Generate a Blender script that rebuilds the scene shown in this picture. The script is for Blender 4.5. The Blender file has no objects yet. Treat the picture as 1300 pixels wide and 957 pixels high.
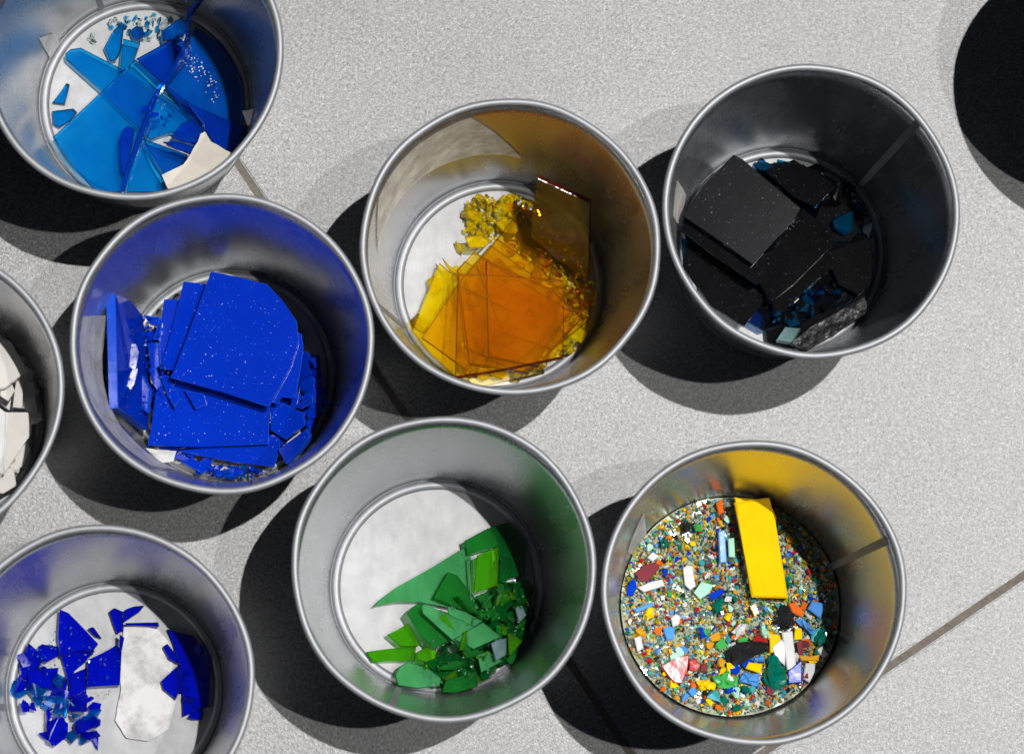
import bpy, bmesh, math, random
from mathutils import Vector, Matrix, noise

random.seed(7)
scene = bpy.context.scene
COL = scene.collection
MM = 0.001

# ------------------------------------------------------------------ camera
F = 4000.0                       # focal length in photo pixels (1300 wide)
CX, CY = 650.0, 478.5
NAD = (436.67, 1073.04)          # where the vertical through the lens meets the picture
H = 1102.83                      # lens height above the floor, mm
down = Vector((NAD[0]-CX, -(NAD[1]-CY), -F)).normalized()
Zc = -down
Xc = (Vector((1, 0, 0)) - Zc*Zc.x).normalized()
Yc = Zc.cross(Xc)
# rows of R: world axes in camera coordinates

def px(u, v, z=0.0):
    """point of the place (mm) at height z seen at photo pixel u,v"""
    d = Vector(((u-CX)/F, -(v-CY)/F, -1.0))
    w = Vector((d.dot(Xc), d.dot(Yc), d.dot(Zc)))
    t = (z-H)/w.z
    return Vector((w.x*t, w.y*t, z))

cam_data = bpy.data.cameras.new('camera')
cam = bpy.data.objects.new('camera', cam_data)
COL.objects.link(cam)
R = Matrix((Xc, Yc, Zc))         # camera -> world rotation
cam.matrix_world = Matrix.Translation((0, 0, H*MM)) @ R.to_4x4()
cam_data.sensor_width = 36.0
cam_data.lens = 36.0*F/1300.0
cam_data.clip_start = 0.05
cam_data.clip_end = 200.0
cam_data.dof.use_dof = True
cam_data.dof.focus_distance = 1.112
cam_data.dof.aperture_fstop = 13.0
scene.camera = cam

# ------------------------------------------------------------------ light
def from_dir(v):
    return Vector(v).normalized().to_track_quat('Z', 'Y')

TOP = 75.5
sun_vec = Vector((19.6, 8.8, TOP)).normalized()       # towards the sun
sd = bpy.data.lights.new('sun', 'SUN')
sd.energy = 4.6
sd.angle = math.radians(0.55)
sd.color = (1.0, 0.985, 0.965)
so = bpy.data.objects.new('sun', sd); COL.objects.link(so)
so.rotation_euler = from_dir(sun_vec).to_euler()
so.location = sun_vec*3

sec_vec = Vector((27.5, -2.4, TOP)).normalized()      # weaker light of the second shadow
ld = bpy.data.lights.new('second_light', 'SPOT')
ld.energy = 540.0
ld.shadow_soft_size = 0.03
ld.spot_size = math.radians(20)
ld.spot_blend = 0.3
ld.color = (1.0, 0.985, 0.96)
lo = bpy.data.objects.new('second_light', ld); COL.objects.link(lo)
lo.location = Vector((0.05, 0.14, 0.0)) + sec_vec*6.0
lo.rotation_euler = from_dir(sec_vec).to_euler()

world = bpy.data.worlds.new('World'); scene.world = world
world.use_nodes = True
nt = world.node_tree
bg = nt.nodes['Background']
sky = nt.nodes.new('ShaderNodeTexSky')
sky.sky_type = 'NISHITA'; sky.sun_disc = False
sky.sun_elevation = math.asin(sun_vec.z)
sky.sun_rotation = math.atan2(sun_vec.x, sun_vec.y)
nt.links.new(sky.outputs[0], bg.inputs['Color'])
bg.inputs['Strength'].default_value = 0.007

scene.view_settings.view_transform = 'Standard'
scene.view_settings.look = 'None'
scene.view_settings.exposure = 0.0
scene.view_settings.gamma = 1.0
scene.render.engine = 'CYCLES'
cy = scene.cycles
cy.use_denoising = True
cy.max_bounces = 14
cy.diffuse_bounces = 5
cy.glossy_bounces = 6
cy.transmission_bounces = 6
cy.transparent_max_bounces = 40
cy.sample_clamp_indirect = 4.0
cy.blur_glossy = 0.6

# ------------------------------------------------------------------ materials
def new_mat(name):
    m = bpy.data.materials.new(name); m.use_nodes = True
    n = m.node_tree.nodes; l = m.node_tree.links
    for x in list(n): n.remove(x)
    out = n.new('ShaderNodeOutputMaterial')
    return m, n, l, out

def coords(n, l, scale=1.0, kind='Object'):
    tc = n.new('ShaderNodeTexCoord')
    mp = n.new('ShaderNodeMapping')
    mp.inputs['Scale'].default_value = (scale, scale, scale) if not isinstance(scale, tuple) else scale
    l.new(tc.outputs[kind], mp.inputs[0])
    return mp.outputs[0]

def noise_n(n, l, vec, scale, detail=4, rough=0.6):
    t = n.new('ShaderNodeTexNoise')
    t.inputs['Scale'].default_value = scale
    t.inputs['Detail'].default_value = detail
    t.inputs['Roughness'].default_value = rough
    l.new(vec, t.inputs['Vector'])
    return t.outputs['Fac']

def ramp(n, l, fac, stops):
    r = n.new('ShaderNodeValToRGB')
    e = r.color_ramp.elements
    while len(e) < len(stops): e.new(0.5)
    for el, (p, c) in zip(e, stops):
        el.position = p
        el.color = (c, c, c, 1) if isinstance(c, (int, float)) else (*c, 1)
    l.new(fac, r.inputs[0])
    return r.outputs[0]

def bump(n, l, h, strength, dist):
    b = n.new('ShaderNodeBump')
    b.inputs['Strength'].default_value = strength
    b.inputs['Distance'].default_value = dist
    l.new(h, b.inputs['Height'])
    return b.outputs[0]

def pbsdf(n, **kw):
    p = n.new('ShaderNodeBsdfPrincipled')
    for k, v in kw.items():
        k = k.replace('_', ' ')
        p.inputs[k].default_value = (*v, 1) if isinstance(v, tuple) else v
    return p

def mat_tile():
    m, n, l, out = new_mat('porcelain tile with fine grit')
    v = coords(n, l)
    fine = noise_n(n, l, v, 1500, 4, 0.9)
    mid = noise_n(n, l, v, 170, 5, 0.65)
    big = noise_n(n, l, v, 14, 4, 0.6)
    gr2 = noise_n(n, l, v, 760, 5, 0.9)
    vf = n.new('ShaderNodeTexVoronoi'); vf.inputs['Scale'].default_value = 620
    l.new(v, vf.inputs['Vector'])
    ad = n.new('ShaderNodeMath'); ad.operation = 'ADD'
    l.new(fine, ad.inputs[0]); l.new(gr2, ad.inputs[1])
    a2 = n.new('ShaderNodeMath'); a2.operation = 'MULTIPLY_ADD'
    l.new(vf.outputs['Distance'], a2.inputs[0]); a2.inputs[1].default_value = .06
    l.new(ad.outputs[0], a2.inputs[2])
    hf = n.new('ShaderNodeMath'); hf.operation = 'MULTIPLY'; hf.inputs[1].default_value = .485
    l.new(a2.outputs[0], hf.inputs[0])
    c1 = ramp(n, l, hf.outputs[0], [(0.40, (.02, .02, .02)), (0.465, (.10, .10, .10)), (0.525, (.175, .175, .175)), (0.59, (.34, .34, .34))])
    c2 = ramp(n, l, mid, [(0.30, .86), (0.46, .98), (0.72, 1.05)])
    c3 = ramp(n, l, big, [(0.3, .86), (0.7, 1.08)])
    a = n.new('ShaderNodeMix'); a.data_type = 'RGBA'; a.blend_type = 'MULTIPLY'; a.inputs[0].default_value = 1
    l.new(c1, a.inputs[6]); l.new(c2, a.inputs[7])
    b = n.new('ShaderNodeMix'); b.data_type = 'RGBA'; b.blend_type = 'MULTIPLY'; b.inputs[0].default_value = 1
    l.new(a.outputs[2], b.inputs[6]); l.new(c3, b.inputs[7])
    # rare dark pits
    vo = n.new('ShaderNodeTexVoronoi'); vo.inputs['Scale'].default_value = 60
    l.new(v, vo.inputs['Vector'])
    pit = ramp(n, l, vo.outputs['Distance'], [(0.0, .35), (0.035, .4), (0.06, 1.0)])
    c = n.new('ShaderNodeMix'); c.data_type = 'RGBA'; c.blend_type = 'MULTIPLY'; c.inputs[0].default_value = 0.6
    l.new(b.outputs[2], c.inputs[6]); l.new(pit, c.inputs[7])
    p = pbsdf(n, Roughness=0.35, IOR=1.58)
    l.new(c.outputs[2], p.inputs['Base Color'])
    f2 = noise_n(n, l, v, 1100, 4, 0.8)
    l.new(bump(n, l, f2, 0.42, 0.0004), p.inputs['Normal'])
    l.new(p.outputs[0], out.inputs[0])
    return m

def mat_grout():
    m, n, l, out = new_mat('grey brown grout')
    v = coords(n, l)
    f = noise_n(n, l, v, 600, 5, 0.7)
    c = ramp(n, l, f, [(0.3, (.075, .063, .052)), (0.7, (.145, .125, .105))])
    p = pbsdf(n, Roughness=0.9)
    l.new(c, p.inputs['Base Color'])
    l.new(bump(n, l, f, 0.5, 0.0004), p.inputs['Normal'])
    l.new(p.outputs[0], out.inputs[0])
    return m

def mat_tin(name, base=(.56, .57, .59), rough=(.19, .35), dif=0.09, difc=(.34, .345, .35), sc=1.0):
    m, n, l, out = new_mat(name)
    v = coords(n, l)
    smear = noise_n(n, l, coords(n, l, (1, 1, .25)), 45*sc, 6, 0.7)
    fine = noise_n(n, l, v, 900, 4, 0.7)
    spots = noise_n(n, l, v, 220, 3, 0.5)
    p = pbsdf(n, Metallic=1.0)
    l.new(ramp(n, l, smear, [(0.3, tuple(x*.86 for x in base)), (0.7, tuple(min(1, x*1.08) for x in base))]), p.inputs['Base Color'])
    l.new(ramp(n, l, smear, [(0.25, rough[0]), (0.75, rough[1])]), p.inputs['Roughness'])
    bm_ = bump(n, l, fine, 0.05, 0.0003)
    l.new(bm_, p.inputs['Normal'])
    d = n.new('ShaderNodeBsdfDiffuse')
    scr = noise_n(n, l, coords(n, l, (1, .25, 1)), 500, 3, 0.6)
    sm2 = noise_n(n, l, v, 60, 6, 0.7)
    k1 = ramp(n, l, spots, [(0.3, tuple(x*.9 for x in difc)), (0.6, difc)])
    for fac, lo, hi, a0, a1 in ((scr, .94, 1.05, .35, .65), (sm2, .78, 1.12, .35, .65)):
        mm = n.new('ShaderNodeMix'); mm.data_type = 'RGBA'; mm.blend_type = 'MULTIPLY'; mm.inputs[0].default_value = 1
        l.new(k1, mm.inputs[6]); l.new(ramp(n, l, fac, [(a0, lo), (a1, hi)]), mm.inputs[7]); k1 = mm.outputs[2]
    l.new(k1, d.inputs['Color'])
    l.new(bm_, d.inputs['Normal'])
    mx = n.new('ShaderNodeMixShader')
    mx.inputs[0].default_value = dif
    l.new(p.outputs[0], mx.inputs[1]); l.new(d.outputs[0], mx.inputs[2])
    l.new(mx.outputs[0], out.inputs[0])
    return m

def mat_glass(name, col, rough=0.03, milky=0.0, mcol=None, wave=0.15, streak=None, dust=0.0):
    """see-through coloured glass: col is what one face lets pass"""
    m, n, l, out = new_mat(name)
    v = coords(n, l)
    t = n.new('ShaderNodeBsdfTransparent')
    if streak:
        s = noise_n(n, l, coords(n, l, (1, .15, 1)), 260, 3, 0.6)
        l.new(ramp(n, l, s, [(0.35, col), (0.65, streak)]), t.inputs['Color'])
    else:
        s = noise_n(n, l, v, 120, 5, 0.65)
        l.new(ramp(n, l, s, [(0.32, tuple(c**1.3 for c in col)), (0.68, tuple(c**.75 for c in col))]), t.inputs['Color'])
    g = n.new('ShaderNodeBsdfGlossy'); g.inputs['Roughness'].default_value = rough
    g.inputs['Color'].default_value = (.9, .9, .9, 1)
    nb = bump(n, l, noise_n(n, l, v, 130, 3, 0.5), wave, 0.0012)
    l.new(nb, g.inputs['Normal'])
    fr = n.new('ShaderNodeFresnel'); fr.inputs['IOR'].default_value = 1.52
    l.new(nb, fr.inputs['Normal'])
    base = t.outputs[0]
    if milky > 0:
        d = n.new('ShaderNodeBsdfDiffuse'); d.inputs['Color'].default_value = (*(mcol or col), 1)
        tl = n.new('ShaderNodeBsdfTranslucent'); tl.inputs['Color'].default_value = (*(mcol or col), 1)
        dm = n.new('ShaderNodeMixShader'); dm.inputs[0].default_value = 0.4
        l.new(d.outputs[0], dm.inputs[1]); l.new(tl.outputs[0], dm.inputs[2])
        mm = n.new('ShaderNodeMixShader')
        l.new(ramp(n, l, noise_n(n, l, coords(n, l, (1, .3, 1)), 55, 5, 0.65), [(0.3, milky*.45), (0.7, min(1, milky*1.55))]), mm.inputs[0])
        l.new(base, mm.inputs[1]); l.new(dm.outputs[0], mm.inputs[2])
        base = mm.outputs[0]
    if dust:
        dd = n.new('ShaderNodeBsdfDiffuse'); dd.inputs['Color'].default_value = (.45, .5, .55, 1)
        mm = n.new('ShaderNodeMixShader')
        l.new(ramp(n, l, noise_n(n, l, v, 1100, 2, 0.5), [(0.67, 0.0), (0.78, dust)]), mm.inputs[0])
        l.new(base, mm.inputs[1]); l.new(dd.outputs[0], mm.inputs[2]); base = mm.outputs[0]
    mx = n.new('ShaderNodeMixShader')
    l.new(fr.outputs[0], mx.inputs[0]); l.new(base, mx.inputs[1]); l.new(g.outputs[0], mx.inputs[2])
    l.new(mx.outputs[0], out.inputs[0])
    return m

def mat_solid(name, col, rough=0.12, dust=0.0, wave=0.04, col2=None):
    m, n, l, out = new_mat(name)
    v = coords(n, l)
    p = pbsdf(n, Roughness=rough, IOR=1.52)
    cc = ramp(n, l, noise_n(n, l, v, 90, 4, 0.6), [(0.3, tuple(c*.88 for c in col)), (0.7, col2 or col)])
    if dust:
        sp = ramp(n, l, noise_n(n, l, v, 1300, 2, 0.5), [(0.70, 0.0), (0.80, dust)])
        x = n.new('ShaderNodeMix'); x.data_type = 'RGBA'
        l.new(sp, x.inputs[0]); l.new(cc, x.inputs[6]); x.inputs[7].default_value = (.5, .6, .8, 1)
        cc = x.outputs[2]
    l.new(cc, p.inputs['Base Color'])
    l.new(bump(n, l, noise_n(n, l, v, 160, 3, 0.5), wave, 0.001), p.inputs['Normal'])
    l.new(p.outputs[0], out.inputs[0])
    return m

def mat_sticker(name, col, alpha, rough=0.5):
    m, n, l, out = new_mat(name)
    v = coords(n, l)
    f = noise_n(n, l, v, 120, 6, 0.75)
    p = pbsdf(n, Roughness=rough)
    l.new(ramp(n, l, f, [(0.3, tuple(c*.75 for c in col)), (0.65, col)]), p.inputs['Base Color'])
    t = n.new('ShaderNodeBsdfTransparent')
    mx = n.new('ShaderNodeMixShader')
    l.new(ramp(n, l, f, [(0.3, alpha*.6), (0.7, min(1, alpha*1.2))]), mx.inputs[0])
    l.new(t.outputs[0], mx.inputs[1]); l.new(p.outputs[0], mx.inputs[2])
    l.new(mx.outputs[0], out.inputs[0])
    return m

def mat_paper(name, col=(.52, .485, .42), stain=None):
    m, n, l, out = new_mat(name)
    v = coords(n, l)
    f = noise_n(n, l, v, 70, 6, 0.7)
    p = pbsdf(n, Roughness=0.85)
    l.new(ramp(n, l, f, [(0.35, stain or tuple(c*.85 for c in col)), (0.55, col)]), p.inputs['Base Color'])
    l.new(bump(n, l, f, 0.4, 0.0008), p.inputs['Normal'])
    l.new(p.outputs[0], out.inputs[0])
    return m

M = {}
M['tile'] = mat_tile()
M['grout'] = mat_grout()
M['wall'] = mat_tin('dull tin sheet')
M['rim'] = mat_tin('rolled tin edge', base=(.31, .32, .34), rough=(.5, .6), dif=.45, difc=(.27, .275, .285))
M['bead'] = mat_tin('pressed tin bead', base=(.28, .285, .30), rough=(.5, .6), dif=.5, difc=(.24, .245, .255))
M['base'] = mat_tin('scuffed tin bottom', base=(.36, .36, .365), rough=(.45, .62), dif=.84, difc=(.265, .266, .27), sc=2)
M['sticker'] = mat_sticker('clear sticky label', (.62, .60, .57), .85)
M['sticker2'] = mat_sticker('greyed sticky label', (.45, .45, .47), .8)
M['paper'] = mat_paper('torn off white paper')
M['paper2'] = mat_paper('grey stained paper', (.43, .425, .42), (.22, .215, .22))
# glass: (face, edge)
G = {}
def gl(key, col, edge, **kw):
    G[key] = (mat_glass(key+' glass', col, **kw), mat_glass(key+' glass edge', edge, rough=.2, wave=.9, milky=.5, mcol=tuple(e*.45 for e in edge)))
gl('sky', (.14, .72, .95), (.0, .03, .20), milky=.16, mcol=(.0, .27, .70))
gl('azure', (.07, .54, .90), (.0, .04, .28), milky=.16, mcol=(.0, .18, .62))
gl('aqua', (.45, .80, .92), (.1, .4, .55))
gl('deepblue', (.05, .38, .88), (.0, .02, .2), milky=.22, mcol=(.0, .09, .60))
gl('amber', (.988, .905, .28), (.28, .03, .003), milky=.055, mcol=(.80, .33, .0))
gl('orange', (.96, .72, .12), (.5, .06, .005), milky=.07, mcol=(.55, .18, .0))
gl('yellow', (.99, .955, .34), (.9, .62, .05), milky=.32, mcol=(.85, .62, .0))
gl('ink', (.012, .028, .05), (.005, .02, .045), rough=.03, wave=.004, dust=.15, milky=.022, mcol=(.16, .165, .19))  # milky grey paints a faint dusty sheen into the dark glass
gl('inktop', (.012, .028, .05), (.005, .02, .045), rough=.085, wave=.01, milky=.035, mcol=(.13, .14, .19), dust=.3)  # same glass, more milky grey: the top sheet's dusty sheen put into colour
gl('inkchip', (.012, .028, .05), (.10, .11, .12), rough=.22, wave=.55)
G['inkchip'] = (G['inkchip'][0], G['inkchip'][0])
gl('teal', (.08, .36, .60), (.02, .12, .25))
gl('green', (.12, .62, .17), (.01, .15, .02), milky=.28, mcol=(.025, .32, .05))
gl('pale', (.34, .74, .40), (.05, .30, .10), milky=.5, mcol=(.09, .42, .16))
gl('lime', (.42, .88, .08), (.05, .30, .02), milky=.22, mcol=(.14, .48, .01), streak=(.20, .74, .08))
gl('forest', (.08, .50, .12), (.0, .10, .02), milky=.2, mcol=(.005, .24, .04))
gl('mist', (.55, .72, .72), (.3, .5, .5), milky=.4, mcol=(.28, .42, .42))
gl('cobalt', (.03, .05, .84), (.0, .006, .30), milky=.3, mcol=(.0, .010, .68))
gl('seablue', (.10, .50, .74), (.0, .06, .12), milky=.16, mcol=(.0, .13, .28))
gl('glint', (.9, .95, .95), (.6, .75, .72), rough=.24)
gl('clear', (.90, .95, .93), (.6, .75, .72))
def sol(key, col, **kw):
    a = mat_solid(key+' opal glass', col, **kw); G[key] = (a, a)
sol('opalblue', (.0, .018, .31), rough=.07, dust=.7, wave=.02)
G['opalblue'] = (G['opalblue'][0], mat_solid('broken opal blue edge', (.006, .05, .42), rough=.2, wave=.5))
sol('opalyellow', (.74, .44, .0), rough=.07, wave=.02)
sol('opalwhite', (.50, .50, .50), rough=.08)
sol('cream', (.50, .48, .45), rough=.08)
sol('mint', (.30, .55, .42), rough=.08)
sol('corn', (.06, .22, .55), rough=.08)
sol('royal', (.0, .03, .36), rough=.08)
sol('black', (.012, .012, .013), rough=.08, wave=.08)
sol('bottle', (.0, .10, .065), rough=.08, wave=.08)
sol('red', (.30, .012, .012), rough=.08, wave=.08)
sol('plum', (.16, .03, .04), rough=.08, wave=.08)
sol('tangerine', (.55, .10, .01), rough=.08, wave=.08)
sol('ginger', (.50, .24, .01), rough=.08, wave=.08)
sol('leaf', (.04, .30, .06), rough=.08, wave=.08)
sol('turquoise', (.03, .28, .30), rough=.08, wave=.08)
sol('grit', (.26, .28, .19), rough=.08, wave=.08)

# ------------------------------------------------------------------ helpers
def link(name, bm, mats, parent=None, smooth=False):
    me = bpy.data.meshes.new(name)
    bmesh.ops.recalc_face_normals(bm, faces=bm.faces)
    bm.to_mesh(me); bm.free()
    for m in (mats if isinstance(mats, (list, tuple)) else [mats]): me.materials.append(m)
    if smooth:
        for p in me.polygons: p.use_smooth = True
    o = bpy.data.objects.new(name, me); COL.objects.link(o)
    if parent: o.parent = parent
    return o

def tag(o, label=None, cat=None, group=None, kind=None):
    if label: o['label'] = label
    if cat: o['category'] = cat
    if group: o['group'] = group
    if kind: o['kind'] = kind
    return o

R0, R1 = 37.3, 48.9       # inner wall radius at floor and at the rim, mm
def wall_r(z): return R0 + (R1-R0)*z/TOP

def lathe(bm, prof, n=128, closed=False):
    rings = []
    for r, z in prof:
        rings.append([bm.verts.new((r*MM*math.cos(2*math.pi*i/n), r*MM*math.sin(2*math.pi*i/n), z*MM)) for i in range(n)])
    pairs = list(zip(rings, rings[1:])) + ([(rings[-1], rings[0])] if closed else [])
    for a, b in pairs:
        for i in range(n):
            bm.faces.new((a[i], a[(i+1) % n], b[(i+1) % n], b[i]))
    return rings

def torus_prof(r, z, t, k=12, sx=1.0):
    return [(r+t*sx*math.cos(2*math.pi*i/k), z+t*math.sin(2*math.pi*i/k)) for i in range(k)]

class Tin: pass

def make_tin(cx, cy, label, seam_angle, dents=0.0, ring=True):
    T = Tin(); T.c = Vector((cx, cy, 0))
    root = bpy.data.objects.new('metal_tin', None); COL.objects.link(root)
    root.empty_display_size = 0.02
    root.location = (cx*MM, cy*MM, 0)
    tag(root, label, 'tin', 'round metal tins standing on the tiled floor')
    T.root = root
    # wall: inner and outer skin
    bm = bmesh.new()
    prof = [(R0-.1, .3)] + [(wall_r(z), z) for z in (2, 8, 20, 35, 50, 65, 74)]
    prof += [(wall_r(z)+.45, z) for z in (74, 65, 50, 35, 20, 8, 2)] + [(R0+.5, .3)]
    lathe(bm, prof, closed=True)
    sd_ = cx*.01+cy*.013
    for v in bm.verts:      # hand-handled sheet: a few tenths of a millimetre out of true
        a = math.atan2(v.co.y, v.co.x)
        z = v.co.z/MM
        k = (noise.noise(Vector((math.cos(a)*1.5, math.sin(a)*1.5, z*.02+sd_))))*0.6*min(1, z/20)*min(1, (TOP-z)/8)
        v.co.x *= 1+k/45; v.co.y *= 1+k/45
    link('wall', bm, M['wall'], root, smooth=True)
    bm = bmesh.new(); lathe(bm, torus_prof(R1+.15, TOP-1.2, 1.2, 16), closed=True)
    for v in bm.verts:
        a = math.atan2(v.co.y, v.co.x)
        k = .7*noise.noise(Vector((math.cos(a)*2, math.sin(a)*2, sd_)))
        v.co.x *= 1+k/50; v.co.y *= 1+k/50
    link('rim', bm, M['rim'], root, smooth=True)
    # bottom plate
    bm = bmesh.new()
    rings = lathe(bm, [(34.4, 1.0), (20, .9), (8, .95), (1.5, .95)])
    bm.faces.new(rings[-1])
    link('base', bm, M['base'], root, smooth=True)
    bm = bmesh.new(); lathe(bm, torus_prof(35.6, 1.1, 1.55, 12, 1.0), closed=True)
    link('bottom_bead', bm, M['bead'], root, smooth=True)
    bm = bmesh.new(); lathe(bm, torus_prof(R0+.6, 1.0, .9, 10), closed=True)
    link('foot_ring', bm, M['bead'], root, smooth=True)
    # lapped side seam: a narrow step running up the inside wall
    bm = bmesh.new(); a0 = math.radians(seam_angle)
    rows = []
    for z in [3+ i*(TOP-7)/12 for i in range(13)]:
        r = wall_r(z)
        row = []
        for off, q in ((-.09/2, 0.12), (-.085/2, -.38), (0.028/2, -.38), (.034/2, .12)):
            row.append(bm.verts.new(((r+q)*MM*math.cos(a0+off), (r+q)*MM*math.sin(a0+off), z*MM)))
        rows.append(row)
    for a, b in zip(rows, rows[1:]):
        for i in range(3): bm.faces.new((a[i], a[i+1], b[i+1], b[i]))
    link('side_seam', bm, M['bead'], root)
    return T

def cone_hit(T, u, v):
    """point on the inside wall of tin T seen at pixel u,v (far side as the lens sees it)"""
    best = None
    z = 74.0
    prev = None
    while z > 2:
        p = px(u, v, z)
        d = math.hypot(p.x-T.c.x, p.y-T.c.y) - wall_r(z)
        if prev is not None and prev < 0 <= d: return p
        prev = d; z -= .5
    return px(u, v, 2) if prev is None or prev < 0 else px(u, v, 74)

def sticker(T, pts, mat, label=None, name='sticker', off=.5, n=14):
    """patch stuck on the inside wall; pts = four pixel corners in order"""
    c = []
    for u, v in pts:
        p = cone_hit(T, u, v)
        c.append((math.atan2(p.y-T.c.y, p.x-T.c.x), p.z))
    a0 = c[0][0]
    c = [((a-a0+math.pi) % (2*math.pi)-math.pi+a0, z) for a, z in c]
    bm = bmesh.new(); grid = []
    for i in range(n+1):
        s = i/n; row = []
        for j in range(n+1):
            t = j/n
            a = (1-s)*(1-t)*c[0][0]+s*(1-t)*c[1][0]+s*t*c[2][0]+(1-s)*t*c[3][0]
            z = (1-s)*(1-t)*c[0][1]+s*(1-t)*c[1][1]+s*t*c[2][1]+(1-s)*t*c[3][1]
            edge = min(s, 1-s, t, 1-t)
            if edge < .01: z += random.uniform(-.35, .35)
            r = wall_r(z)-off-.15*noise.noise(Vector((a*5, z*.1, 0)))
            row.append(bm.verts.new((r*MM*math.cos(a), r*MM*math.sin(a), z*MM)))
        grid.append(row)
    for i in range(n):
        for j in range(n): bm.faces.new((grid[i][j], grid[i+1][j], grid[i+1][j+1], grid[i][j+1]))
    o = link(name, bm, mat, T.root, smooth=True)
    if label: o['label'] = label
    return o

def zoom(x0, y0, s):
    return lambda pts: [(x0+a/s, y0+b/s) for a, b in pts]

def slab(T, pts, z, thick, key, name, label, cat='glass piece', group=None, tilt=(0, 0), bev=.22, sub=None, jag=0.0):
    """a sheet of glass: pixel outline, height of its middle (mm), tilt in mm per photo px"""
    um = sum(p[0] for p in pts)/len(pts); vm = sum(p[1] for p in pts)/len(pts)
    if jag:
        q = []
        for i in range(len(pts)):
            a = pts[i]; b = pts[(i+1) % len(pts)]
            q.append(a)
            L = math.hypot(b[0]-a[0], b[1]-a[1]); k = int(L//6)
            for j in range(1, k):
                t = j/k
                q.append((a[0]+(b[0]-a[0])*t+random.uniform(-jag, jag), a[1]+(b[1]-a[1])*t+random.uniform(-jag, jag)))
        pts = q
    P = []
    for u, v in pts:
        zz = z + tilt[0]*(u-um) + tilt[1]*(v-vm)
        zz = max(zz, 1.6+thick*.6)
        p = px(u, v, zz)
        d = Vector((p.x-T.c.x, p.y-T.c.y))
        lim = wall_r(zz-thick) - .5
        if zz-thick < 2.8: lim -= 1.3
        if d.length > lim:
            d = d.normalized()*lim
            p = Vector((T.c.x+d.x, T.c.y+d.y, zz))
        P.append(p)
    c = sum(P, Vector())/len(P)
    nrm = Vector()
    for i in range(len(P)):
        a = P[i]-c; b = P[(i+1) % len(P)]-c
        nrm += a.cross(b)
    nrm.normalize()
    if nrm.z < 0: nrm = -nrm; P.reverse()
    bm = bmesh.new()
    top = [bm.verts.new((p-c)*MM) for p in P]
    bot = [bm.verts.new((p-nrm*thick-c)*MM) for p in P]
    f = bm.faces.new(top); f.material_index = 0
    g = bm.faces.new(list(reversed(bot))); g.material_index = 0
    n = len(P)
    for i in range(n):
        s = bm.faces.new((top[i], bot[i], bot[(i+1) % n], top[(i+1) % n])); s.material_index = 1
    if bev:
        try:
            bmesh.ops.bevel(bm, geom=[e for e in f.edges], offset=bev*MM, segments=1, affect='EDGES', profile=.5, material=1)
        except Exception: pass
    o = link(name, bm, list(G[key]) if isinstance(key, str) else key)
    o.location = c*MM
    tag(o, label, cat, group)
    return o

def hull(bm, size, flat=.45, n=9, center=(0, 0, 0), rot=None, mi=0):
    """a broken chunk: convex hull of random points, sizes in mm"""
    c = Vector(center)
    vs = []
    for i in range(n):
        a = 2*math.pi*(i+random.random()*.8)/n
        r = size*.5*random.uniform(.6, 1)
        p = Vector((r*math.cos(a), r*math.sin(a)*random.uniform(.6, 1), random.choice((-1, 1))*size*.5*flat*random.uniform(.6, 1)))
        if rot: p = rot @ p
        vs.append(bm.verts.new((c+p)*MM))
    res = bmesh.ops.convex_hull(bm, input=vs)
    junk = list({e for e in res['geom_interior']+res['geom_unused'] if isinstance(e, bmesh.types.BMVert)})
    for f in res['geom']:
        if isinstance(f, bmesh.types.BMFace): f.material_index = mi
    if junk: bmesh.ops.delete(bm, geom=junk, context='VERTS')

def rrot(t=.5):
    return Matrix.Rotation(random.uniform(0, 6.28), 3, 'Z') @ Matrix.Rotation(random.uniform(-t, t), 3, 'X') @ Matrix.Rotation(random.uniform(-t, t), 3, 'Y')

PROTO = {}
def proto(key, kind, k):
    kk = (key, kind, k)
    if kk not in PROTO:
        bm = bmesh.new()
        if kind == 'chunk': hull(bm, 1.0, .55, 10)
        elif kind == 'flake': hull(bm, 1.0, .28, 9)
        else:       # splinter
            hull(bm, 1.0, .3, 8)
            for v in bm.verts: v.co.y *= .32
        me = bpy.data.meshes.new('glass_chip')
        bmesh.ops.recalc_face_normals(bm, faces=bm.faces)
        bm.to_mesh(me); bm.free()
        me.materials.append(G[key][0])
        PROTO[kk] = me
    return PROTO[kk]

def chip(u, v, z, size, key, label, group, kind=None, tilt=.45, name='glass_chip', T=None, cat='glass chip'):
    kind = kind or random.choice(('chunk', 'flake', 'flake', 'splinter'))
    o = bpy.data.objects.new(name, proto(key, kind, random.randrange(6)))
    COL.objects.link(o)
    p = px(u, v, z)
    if T:
        d = Vector((p.x-T.c.x, p.y-T.c.y)); lim = wall_r(z)-size*.5-(1.8 if z < 4 else .3)
        if d.length > lim:
            d = d.normalized()*lim; p = Vector((T.c.x+d.x, T.c.y+d.y, z))
    o.location = p*MM
    o.rotation_euler = (random.uniform(-tilt, tilt), random.uniform(-tilt, tilt), random.uniform(0, 6.28))
    o.scale = (size, size, size)
    tag(o, label, cat, group)
    return o

HULLS = []
for _i in range(24):
    _b = bmesh.new(); hull(_b, 1.0, (.3, .5, .7)[_i % 3], 6 + _i % 4)
    bmesh.ops.recalc_face_normals(_b, faces=_b.faces)
    _b.verts.index_update()
    HULLS.append(([v.co/MM*1.0 for v in _b.verts], [[v.index for v in f.verts] for f in _b.faces])); _b.free()

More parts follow.
